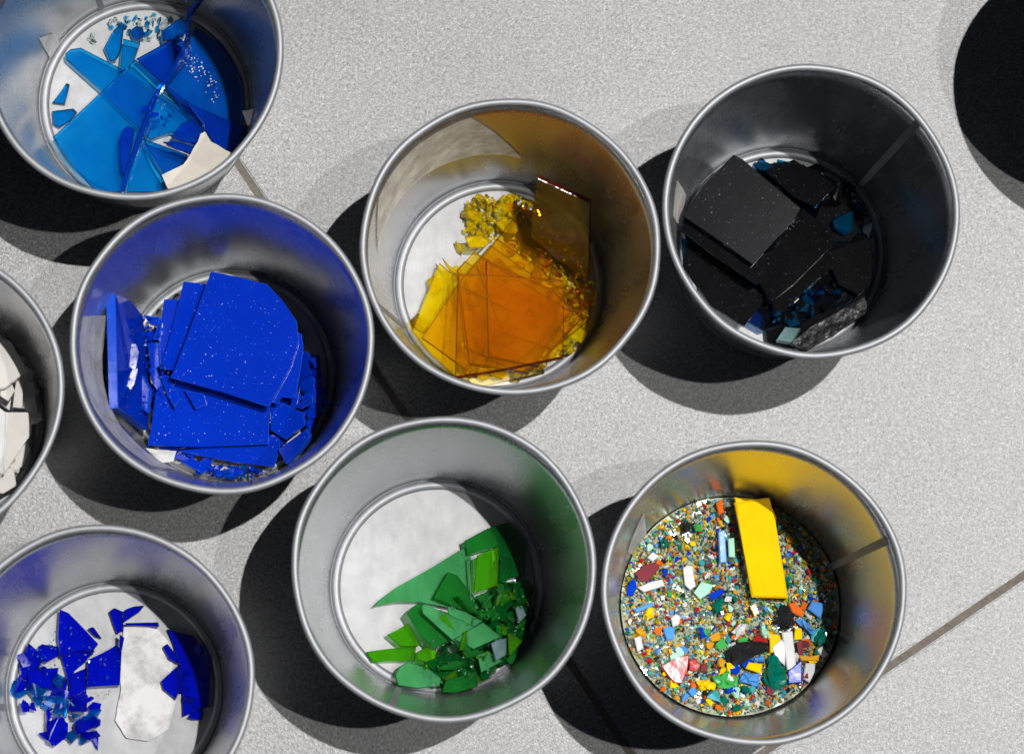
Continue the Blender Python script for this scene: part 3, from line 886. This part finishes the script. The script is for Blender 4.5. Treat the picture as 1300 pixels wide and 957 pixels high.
# ------------------------------------------------------------------ E: green shards
z = zoom(430, 630, 3.986)
scatter(TE, z([(600, 740), (700, 560), (820, 470), (960, 480), (1000, 640), (900, 800), (760, 930), (560, 1010), (420, 960)]), 95, (3, 7.5), (5, 11), ['green', 'forest', 'forest', 'lime'],
        {'green': 'broken green piece low in the green heap', 'forest': 'broken dark green piece low in the green heap', 'lime': 'broken yellow-green piece low in the green heap'},
        {'green': 'green pieces in the heap', 'forest': 'dark green pieces in the heap', 'lime': 'yellow-green pieces in the heap'}, kinds=['flake', 'chunk'], mind=.24, tilt=.6, name='broken_glass_piece', cat='glass piece')
scatter(TE, z([(560, 540), (700, 470), (900, 420), (980, 560), (900, 780), (760, 900), (480, 960), (400, 760)]), 160, (9, 15), (.5, 2.0), ['lime', 'glint', 'glint', 'pale'], '', '', tilt=1.3, mind=.1,
        mass='fine green glass splinters sprinkled over the green heap')
E = [
 ([(800, 440), (960, 420), (990, 600), (930, 760), (800, 700), (720, 560)], 5.5, 'forest', 'dark green sheet at the bottom of the heap by the right bead', (0, 0)),
 ([(600, 700), (760, 640), (880, 740), (820, 860), (640, 900), (540, 800)], 6.0, 'green', 'green sheet at the bottom of the heap under the milky pieces', (0, 0)),
 ([(765, 155), (860, 130), (950, 240), (940, 400), (830, 420), (800, 260)], 5, 'forest', 'dark green sheet in the shade at the upper right of the green heap', (0, 0)),
 ([(880, 440), (960, 470), (985, 600), (940, 660), (880, 590)], 7, 'forest', 'dark green sheet in the shade by the right bead', (0, 0)),
 ([(770, 480), (830, 490), (930, 555), (900, 590), (850, 640), (790, 620)], 8, 'forest', 'dark green shard right of the centre of the green heap', (.03, 0)),
 ([(635, 225), (760, 158), (800, 200), (812, 252), (720, 275), (650, 300)], 7.4, 'green', 'mid green rectangular shard at the top of the green heap', (0, 0)),
 ([(172, 558), (215, 515), (290, 460), (460, 365), (640, 255), (668, 300), (665, 420), (660, 560), (590, 570), (520, 553), (410, 530), (300, 533), (230, 545)], 5.5, 'pale', 'long pointed milky green shard, its tip far out on the bare bottom', (.002, 0)),
 ([(476, 515), (552, 382), (600, 400), (680, 500), (760, 600), (722, 620), (600, 560)], 9, 'green', 'green triangular shard lying over the long pointed one', (0, 0)),
 ([(548, 552), (640, 585), (730, 630), (690, 660), (640, 672), (555, 600)], 11, 'pale', 'milky blue-green shard under the fine white crack line', (0, 0)),
 ([(700, 298), (810, 250), (808, 350), (803, 452), (735, 470), (682, 490)], 10.6, 'lime', 'streaky yellow-green slab, brightest in the green heap', (.01, 0)),
 ([(656, 310), (684, 306), (690, 505), (668, 520)], 9.8, 'clear', 'clear upright splinter left of the streaky yellow-green slab', (0, 0)),
 ([(822, 298), (872, 318), (882, 380), (842, 442), (804, 430)], 10.2, 'forest', 'dark green oval shard right of the streaky slab', (0, 0)),
 ([(345, 592), (372, 560), (402, 538), (432, 545), (430, 600), (585, 722), (480, 772), (400, 680)], 10, 'green', 'green four sided shard beneath the pale rod', (0, 0)),
 ([(245, 700), (300, 672), (352, 640), (412, 742), (400, 760), (312, 758)], 6.5, 'lime', 'yellow-green shard with a notched left end', (0, 0)),
 ([(140, 785), (250, 770), (392, 755), (386, 832), (260, 832), (172, 838)], 5.5, 'lime', 'yellow-green bar reaching left across the bare bottom', (0, 0)),
 ([(395, 790), (440, 760), (495, 775), (492, 822), (440, 838), (398, 826)], 9.2, 'lime', 'small knobbly yellow-green chunk at the end of the bar', (0, 0)),
 ([(430, 838), (620, 765), (665, 850), (545, 935), (495, 900)], 9, 'forest', 'deep green four sided sheet in front of the pale rod', (0, 0)),
 ([(285, 900), (310, 858), (350, 835), (440, 862), (522, 905), (512, 960), (400, 970), (300, 955)], 8, 'pale', 'rounded milky green shard at the front of the green heap', (0, 0)),
 ([(540, 932), (700, 878), (705, 960), (600, 1010), (520, 990)], 11, 'green', 'green sheet at the very front of the green heap', (0, 0)),
 ([(418, 552), (430, 542), (450, 548), (700, 662), (668, 772), (580, 732), (424, 592)], 13.5, 'pale', 'pale green rod shaped strip lying across the heap', (0, 0)),
 ([(582, 722), (730, 634), (822, 710), (682, 772)], 14.5, 'pale', 'pale green slab with white crack lines, at the right end of the rod', (0, 0)),
 ([(770, 742), (800, 725), (850, 715), (848, 800), (795, 832)], 16, 'mist', 'small milky pale blue chip on the right of the green heap', (0, 0)),
 ([(700, 800), (760, 780), (832, 832), (720, 892)], 12.5, 'pale', 'milky green triangle below the pale blue chip', (0, 0)),
 ([(852, 690), (880, 690), (932, 732), (862, 812)], 12.5, 'lime', 'yellow-green triangle at the right of the pale blue chip', (0, 0)),
 ([(690, 505), (760, 480), (782, 560), (742, 572)], 12.5, 'green', 'small green shard under the streaky slab', (0, 0)),
 ([(890, 555), (930, 555), (950, 600), (912, 640)], 11.5, 'mist', 'small milky blue splinter near the right bead', (0, 0)),
]
for pts, zz, k, lb, t in E:
    slab(TE, z(pts), zz, 2.6, k, 'glass_shard', lb, 'glass shard', tilt=t)
scatter(TE, z([(640, 560), (760, 540), (860, 640), (900, 760), (760, 880), (660, 800)]), 14, (12.5, 15), (1.2, 3.0), ['lime', 'clear', 'pale'],
        {'lime': 'small yellow-green chip sprinkled on the green heap', 'clear': 'small clear chip sprinkled on the green heap', 'pale': 'small milky green chip sprinkled on the green heap'},
        {'lime': 'yellow-green chips on the heap', 'clear': 'clear chips on the heap', 'pale': 'milky green chips on the heap'}, tilt=1.0, mind=.5)

scatter(TE, z([(560, 560), (700, 480), (880, 470), (940, 560), (880, 780), (740, 900), (480, 900), (420, 780)]), 11, (12, 15.5), (6, 13), ['green', 'pale', 'lime', 'green'],
        {'green': 'thin green splinter lying loose on the green heap', 'pale': 'thin milky green splinter lying loose on the green heap', 'lime': 'thin yellow-green splinter lying loose on the green heap'},
        {'green': 'green splinters on the heap', 'pale': 'milky green splinters on the heap', 'lime': 'yellow-green splinters on the heap'}, kinds=['splinter'], mind=.14, tilt=.4)

# ------------------------------------------------------------------ G: cobalt shards
z = zoom(0, 740, 4.483)
slab(TG, z([(950, 262), (1100, 300), (1200, 480), (1190, 700), (1040, 760), (1036, 590), (1022, 462), (985, 340)]), 3.4, 2.2, 'cobalt', 'glass_sheet',
     'wide cobalt sheet wholly in the shade at the right of its tin', 'glass sheet')
slab(TG, z([(705, 250), (790, 243), (895, 262), (960, 330), (1010, 450), (1010, 640), (960, 830), (840, 900), (720, 880), (655, 780), (690, 600), (682, 480), (690, 380)]), 2.6, .35,
     [M['paper2'], M['paper2']], 'paper_scrap', 'stained white paper scrap on the bottom of the cobalt tin', 'paper', bev=0, jag=.4)  # top and right outline shaped to the sunlit patch inside the rim shadow
C = [
 ([(340, 148), (388, 168), (470, 250), (558, 345), (530, 385), (440, 380), (345, 420), (332, 300)], 7, 'big cobalt triangle pointing up, left of centre in its tin'),
 ([(345, 402), (440, 380), (540, 385), (470, 460), (420, 500), (400, 600), (380, 520)], 4.6, 'dark cobalt shard under the big triangle'),
 ([(215, 362), (240, 346), (332, 360), (336, 412), (260, 452), (220, 420)], 5.5, 'five sided cobalt shard left of the big triangle'),
 ([(110, 450), (150, 400), (215, 385), (240, 450), (180, 520), (130, 560)], 6.5, 'rough cobalt chunk by the left bead'),
 ([(160, 492), (330, 480), (322, 570), (280, 600), (160, 590)], 8.5, 'cobalt slab below the five sided shard'),
 ([(500, 435), (580, 402), (662, 350), (692, 380), (682, 580), (500, 590)], 6.5, 'square cobalt shard left of the paper scrap'),
 ([(622, 160), (650, 140), (702, 162), (700, 270), (668, 288), (650, 240)], 4.2, 'long narrow cobalt shard near the top bead'),
 ([(708, 152), (760, 132), (822, 125), (790, 165), (705, 222)], 4.4, 'cobalt shard half in the shade near the top bead'),
 ([(710, 226), (900, 222), (905, 246), (720, 240)], 5.4, 'thin cobalt rod lying on the paper scrap'),
 ([(500, 258), (530, 248), (578, 312), (545, 302)], 4.2, 'small cobalt splinter right of the big triangle'),
 ([(680, 290), (706, 308), (694, 380), (680, 384)], 9.2, 'small upright cobalt splinter at the left edge of the paper scrap'),
 ([(928, 360), (952, 344), (1000, 402), (1022, 462), (965, 432)], 5.6, 'cobalt shard at the right edge of the paper scrap'),
 ([(918, 556), (1010, 470), (1034, 580), (1000, 660), (930, 600)], 5.6, 'cobalt shard in the shade below the one at the right edge of the paper'),
 ([(400, 520), (495, 480), (490, 640), (390, 660)], 5.0, 'cobalt shard between the triangle and the square one'),
]
for pts, zz, lb in C:
    slab(TG, z(pts), zz, 2.4, 'cobalt', 'glass_shard', lb, 'glass shard')
scatter(TG, z([(110, 440), (200, 400), (320, 500), (400, 640), (600, 640), (600, 900), (250, 900), (120, 700)]), 42, (3, 8), (4, 11), ['cobalt', 'azure'],
        {'cobalt': 'loose cobalt chip low in the cobalt tin', 'azure': 'loose brighter blue chip low in the cobalt tin'},
        {'cobalt': 'cobalt chips', 'azure': 'brighter blue chips in the cobalt tin'}, tilt=.7, mind=.25, name='broken_glass_piece', cat='glass piece')
scatter(TG, z([(980, 260), (1150, 300), (1200, 600), (1100, 800), (980, 700), (1040, 450)]), 12, (2.8, 5), (4, 9), ['cobalt'],
        'cobalt shard lying in the shade at the right of the cobalt tin', 'shaded cobalt shards', kinds=['flake'], mind=.5)

scatter(TG, z([(110, 440), (230, 340), (340, 200), (560, 340), (680, 400), (680, 640), (120, 640)]), 110, (7, 9.5), (.35, 1.3), ['glint', 'azure'], '', '', tilt=1.3, mind=.1,
        mass='fine glass dust glittering on the cobalt shards')

# ------------------------------------------------------------------ H: cream pieces
z = zoom(0, 330, 2.9)
for pts, zz, k, lb, t in (
    ([(-160, 280), (-40, 270), (40, 300), (100, 408), (20, 470), (-120, 500)], 22, 'cream', 'grey cream slab with its corner towards the right wall', (.0, 0)),
    ([(60, 432), (86, 440), (82, 545), (46, 542)], 17, 'cream', 'upright cream stick right of centre', (0, 0)),
    ([(0, 460), (40, 450), (55, 480), (30, 520), (0, 500)], 18, 'cream', 'small crumbled cream piece under the grey cream slab', (0, 0)),
    ([(-110, 545), (0, 545), (20, 560), (12, 785), (-100, 800)], 26, 'opalwhite', 'brightest white slab at the left edge of the picture', (.0, 0)),
    ([(16, 560), (112, 560), (118, 640), (100, 660), (14, 790)], 19, 'cream', 'cream slab right of the brightest white one', (-.03, 0)),
    ([(85, 440), (125, 450), (138, 560), (110, 560), (84, 545)], 13, 'cream', 'cream shard by the right wall', (0, 0)),
    ([(-20, 770), (50, 765), (60, 830), (10, 860), (-30, 850)], 14, 'cream', 'cream shard at the front of the cream tin', (0, 0)),
    ([(60, 690), (100, 650), (112, 700), (90, 760), (50, 770)], 11, 'cream', 'small cream shard low by the right wall', (0, 0))):
    slab(TH, z(pts), zz, 3, k, 'glass_slab', lb, 'glass slab', tilt=t)
scatter(TH, z([(-300, 300), (0, 240), (110, 380), (150, 560), (100, 720), (-20, 860), (-300, 850)]), 60, (3, 11), (5, 11), ['cream', 'opalwhite'],
        {'cream': 'loose cream chip low in the cream tin', 'opalwhite': 'loose white chip low in the cream tin'},
        {'cream': 'cream chips', 'opalwhite': 'white chips in the cream tin'}, kinds=['flake', 'chunk'], mind=.3)

# ------------------------------------------------------------------ F: mixed crumbs
z = zoom(750, 550, 2.99)
FL = 11.0                                    # level of the crumbs
def fl(x, y):                                # gently uneven top, mm offsets from the tin centre
    return FL + 1.5*noise.noise(Vector((x*.06, y*.06, 3))) + .7*noise.noise(Vector((x*.2, y*.2, 8))) - .035*y
keysF = ['glint', 'grit', 'grit', 'mist', 'yellow', 'glint', 'glint', 'mist', 'grit', 'mint', 'opalyellow', 'ginger', 'tangerine', 'bottle', 'black', 'royal', 'corn', 'opalwhite', 'leaf', 'turquoise', 'red', 'yellow', 'yellow', 'ginger', 'mist', 'mist', 'grit']
rf = wall_r(FL)-.7
V = []; Fc = []; NJ = 64
rr_ = [rf*.999*k/9 for k in range(9, 0, -1)]
for r in rr_:
    for j in range(NJ):
        x, y = r*math.cos(2*math.pi*j/NJ), r*math.sin(2*math.pi*j/NJ)
        V.append(Vector((x, y, fl(x, y)-1.3))*MM)
for i in range(8):
    for j in range(NJ):
        Fc.append([i*NJ+j, i*NJ+(j+1) % NJ, (i+1)*NJ+(j+1) % NJ, (i+1)*NJ+j])
Fc.append([8*NJ+j for j in range(NJ)])
n0 = len(V)
for j in range(NJ): V.append(Vector((V[j].x*.9, V[j].y*.9, 3.0*MM)))
for j in range(NJ): Fc.append([j, n0+j, n0+(j+1) % NJ, (j+1) % NJ])
parts = []
for i in range(8000):
    r = rf*math.sqrt(random.random())*.985; a = random.uniform(0, 6.2832)
    x, y = r*math.cos(a), r*math.sin(a)
    s = random.choice((.7, .8, .9, 1.1, 1.4, 1.9))
    parts.append((random.choice(keysF), s*1.35, Vector((x, y, fl(x, y)-.9+random.uniform(-.3, .7))), rrot(1.2)))
heap('glass_crumbs', parts, TF, 'fine crumbs of many-coloured glass filling the tin with the yellow bar', base=(V, Fc))
# countable chips
CN = {'mint': 'mint green', 'opalyellow': 'opaque yellow', 'ginger': 'honey brown', 'tangerine': 'orange', 'bottle': 'bottle green', 'black': 'black',
      'royal': 'royal blue', 'corn': 'cornflower blue', 'opalwhite': 'white', 'leaf': 'leaf green', 'turquoise': 'turquoise', 'red': 'dark red', 'plum': 'plum red'}
lab = {k: 'small %s chip lying among the many-coloured crumbs' % n for k, n in CN.items()}
grp = {k: 'small %s chips among the crumbs' % n for k, n in CN.items()}
cnt = 0
while cnt < 210:
    r = (rf-2.5)*math.sqrt(random.random()); a = random.uniform(0, 6.2832)
    x, y = r*math.cos(a), r*math.sin(a)
    s = random.uniform(1.8, 3.6) if y > -8 else random.uniform(3.2, 6.2)
    k = random.choice(list(CN))
    kind = random.choice(('chunk', 'flake', 'flake', 'splinter'))
    o = bpy.data.objects.new('glass_chip', proto(k, kind, random.randrange(6))); COL.objects.link(o)
    o.location = ((TF.c.x+x)*MM, (TF.c.y+y)*MM, (fl(x, y)+.1+s*.08)*MM)
    o.rotation_euler = (random.uniform(-.6, .6), random.uniform(-.6, .6), random.uniform(0, 6.28))
    o.scale = (s, s, s)
    tag(o, lab[k], 'glass chip', grp[k]); cnt += 1
def lumpy(T, P, zc, key, label):
    """a rounded, broken lump filling the pixel outline P"""
    W3 = [px(u, v, zc) for u, v in P]; c = sum(W3, Vector())/len(W3)
    bm = bmesh.new(); bmesh.ops.create_icosphere(bm, subdivisions=3, radius=1.0)
    sd0 = c.x*.7
    for v in bm.verts:
        a = math.atan2(v.co.y, v.co.x); best = 1e9
        d = Vector((math.cos(a), math.sin(a)))
        for i in range(len(W3)):      # distance to the outline in this direction
            p = W3[i]-c; q = W3[(i+1) % len(W3)]-c
            e = q-p; den = d.x*e.y-d.y*e.x
            if abs(den) < 1e-9: continue
            t = (p.x*e.y-p.y*e.x)/den; w = (p.x*d.y-p.y*d.x)/den
            if t > 0 and -.001 <= w <= 1.001: best = min(best, t)
        hr = min(best, 20)
        n_ = 1+.35*noise.noise(Vector((v.co.x*1.6+sd0, v.co.y*1.6, v.co.z*1.6)))+.22*noise.cell(v.co*2.3+Vector((sd0, 0, 0)))-.1
        rad = math.hypot(v.co.x, v.co.y)
        v.co = Vector((v.co.x/max(rad, 1e-6)*hr*rad**.8*min(n_, 1.05), v.co.y/max(rad, 1e-6)*hr*rad**.8*min(n_, 1.05), v.co.z*2.6*n_))*MM
    o = link('glass_chip', bm, G[key][0]); o.location = c*MM
    return tag(o, label, 'glass chip')

FS = [
 ([(350, 512), (368, 500), (386, 504), (398, 580), (378, 594), (358, 575)], 'opalwhite', 'white lozenge chip left of the mint green chip'),
 ([(390, 604), (420, 562), (466, 575), (450, 606), (415, 630)], 'mint', 'mint green five sided chip left of the yellow bar'),
 ([(444, 612), (500, 585), (508, 606), (462, 633)], 'royal', 'royal blue chip right of the mint green chip'),
 ([(455, 652), (480, 625), (508, 617), (502, 676), (470, 690)], 'bottle', 'dark green chunk under the royal blue chip'),
 ([(484, 372), (510, 365), (518, 490), (490, 492)], 'corn', 'upright blue bar chip left of the yellow bar'),
 ([(520, 400), (545, 395), (548, 470), (524, 468)], 'mint', 'pale mint chip against the left edge of the yellow bar'),
 ([(165, 530), (205, 500), (247, 488), (262, 510), (218, 560), (188, 562)], 'plum', 'plum red triangular chip at the left'),
 ([(178, 585), (230, 562), (272, 553), (282, 578), (202, 602)], 'opalwhite', 'long white chip below the plum red triangle'),
 ([(134, 600), (150, 560), (166, 550), (176, 580), (162, 615), (140, 618)], 'royal', 'royal blue chip at the far left by the wall'),
 ([(165, 665), (235, 640), (238, 655), (172, 682)], 'corn', 'long pale blue splinter at the left'),
 ([(195, 690), (220, 655), (245, 665), (238, 700), (210, 712)], 'opalyellow', 'yellow chunk right of the pale blue splinter'),
 ([(305, 700), (325, 685), (342, 695), (335, 725), (312, 735)], 'opalwhite', 'small white chip left of centre, in the middle height'),
 ([(275, 740), (300, 730), (320, 740), (315, 780), (290, 785)], 'corn', 'cornflower blue chip above the big red one'),
 ([(165, 775), (190, 768), (200, 815), (178, 828)], 'opalwhite', 'white chip low at the left wall'),
 ([(265, 880), (330, 850), (375, 838), (368, 900), (345, 950), (315, 945)], 'red', 'largest dark red chip at the lower left'),
 ([(372, 862), (395, 850), (420, 880), (400, 905), (375, 900)], 'red', 'smaller dark red chip right of the largest red one'),
 ([(425, 870), (450, 880), (440, 905), (412, 900)], 'plum', 'plum coloured chip right of the two red ones'),
 ([(510, 830), (555, 795), (602, 775), (640, 782), (676, 800), (672, 835), (610, 850), (565, 888), (522, 880)], 'black', 'biggest black lump below the yellow bar'),
 ([(695, 720), (705, 660), (740, 645), (775, 680), (770, 735), (730, 748)], 'black', 'black lump directly under the end of the yellow bar'),
 ([(750, 645), (775, 640), (815, 680), (800, 695), (765, 680)], 'tangerine', 'orange red chip at the lower right corner of the yellow bar'),
 ([(822, 665), (840, 635), (890, 645), (872, 702)], 'corn', 'square cornflower blue chip at the right'),
 ([(774, 712), (796, 698), (860, 750), (845, 772)], 'corn', 'cornflower blue bar left of the dark green oval'),
 ([(842, 792), (870, 732), (905, 725), (917, 765), (890, 800), (860, 822)], 'bottle', 'dark green oval lump at the right wall'),
 ([(688, 812), (725, 780), (738, 800), (738, 882), (702, 850)], 'opalwhite', 'white rounded chip left of the white bar'),
 ([(638, 720), (655, 715), (686, 782), (642, 772)], 'mint', 'mint green triangle above the biggest black lump'),
 ([(678, 757), (716, 764), (722, 780), (700, 832), (680, 830)], 'opalyellow', 'yellow triangular chip left of the white bar'),
 ([(775, 735), (800, 740), (802, 780), (772, 782)], 'opalyellow', 'yellow chip right of the top of the white bar'),
 ([(726, 754), (766, 748), (782, 892), (746, 896)], 'opalwhite', 'long white bar chip at the lower right'),
 ([(782, 790), (805, 785), (810, 850), (790, 860)], 'plum', 'plum red chip right of the white bar'),
 ([(748, 902), (802, 858), (802, 945), (750, 950)], 'royal', 'royal blue block at the lower end of the white bar'),
 ([(805, 930), (815, 870), (852, 872), (850, 905), (830, 945)], 'opalwhite', 'pale chip right of the royal blue block'),
 ([(790, 840), (830, 850), (870, 835), (866, 862), (800, 862)], 'ginger', 'honey brown curl above the pale chip'),
 ([(858, 822), (880, 806), (904, 840), (882, 852)], 'opalwhite', 'white chip nearest the lower right wall'),
 ([(650, 935), (658, 855), (700, 835), (745, 880), (748, 960), (690, 975)], 'bottle', 'large dark green rounded lump at the bottom'),
 ([(562, 945), (575, 905), (642, 910), (637, 960)], 'corn', 'cornflower blue block left of the large dark green lump'),
 ([(588, 892), (600, 868), (652, 875), (646, 912)], 'opalyellow', 'yellow block above the cornflower blue one'),
 ([(603, 852), (662, 840), (662, 864), (622, 872)], 'corn', 'thin cornflower blue chip touching the biggest black lump'),
 ([(460, 925), (520, 890), (560, 930), (550, 970), (480, 970)], 'leaf', 'green lump below and left of the biggest black lump'),
 ([(530, 750), (570, 720), (600, 722), (585, 760), (545, 790)], 'opalwhite', 'white chip above left of the biggest black lump'),
 ([(605, 655), (625, 645), (640, 680), (622, 695)], 'opalyellow', 'yellow chip under the left corner of the yellow bar'),
 ([(258, 410), (295, 395), (298, 430), (265, 440)], 'bottle', 'dark green chunk at the upper left'),
 ([(340, 340), (375, 330), (380, 370), (350, 382)], 'black', 'black chunk near the upper wall'),
 ([(385, 345), (420, 340), (425, 372), (395, 375)], 'leaf', 'green chip beside the black chunk near the upper wall'),
 ([(475, 265), (500, 250), (505, 300), (485, 310)], 'tangerine', 'orange splinter standing near the upper wall'),
 ([(215, 470), (235, 450), (262, 465), (235, 485)], 'opalwhite', 'white chip above the plum red triangle'),
 ([(400, 940), (440, 930), (480, 945), (470, 975), (410, 975)], 'opalyellow', 'yellow chip at the bottom, left of the green lump'),
]
for i, (pts, k, lb) in enumerate(FS):
    P = z(pts); c = px(sum(p[0] for p in P)/len(P), sum(p[1] for p in P)/len(P), FL)
    lump = 'lump' in lb or 'chunk' in lb or 'oval' in lb
    if lump:
        lumpy(TF, P, fl(c.x-TF.c.x, c.y-TF.c.y)+.6, k, lb)
        continue
    slab(TF, P, fl(c.x-TF.c.x, c.y-TF.c.y)+(2.6 if lump else 1.9), 3.2 if lump else 2.2, k, 'glass_chip', lb, 'glass chip',
         tilt=(random.uniform(-.03, .03), random.uniform(-.03, .03)), bev=1.0 if lump else .35)
slab(TF, z([(545, 242), (625, 248), (690, 285), (705, 320), (690, 420), (600, 420)]), FL+3.6, 2.6, 'opalyellow', 'glass_slab',
     'second yellow glass piece mostly hidden beneath the yellow bar', 'glass slab', bev=.35)
slab(TF, z([(546, 262), (682, 235), (700, 330), (750, 626), (612, 622), (580, 440)]), FL+7, 3, 'opalyellow', 'glass_slab',
     'big opaque yellow glass bar lying on the many-coloured crumbs', 'glass slab', bev=.7, tilt=(0, -.02))
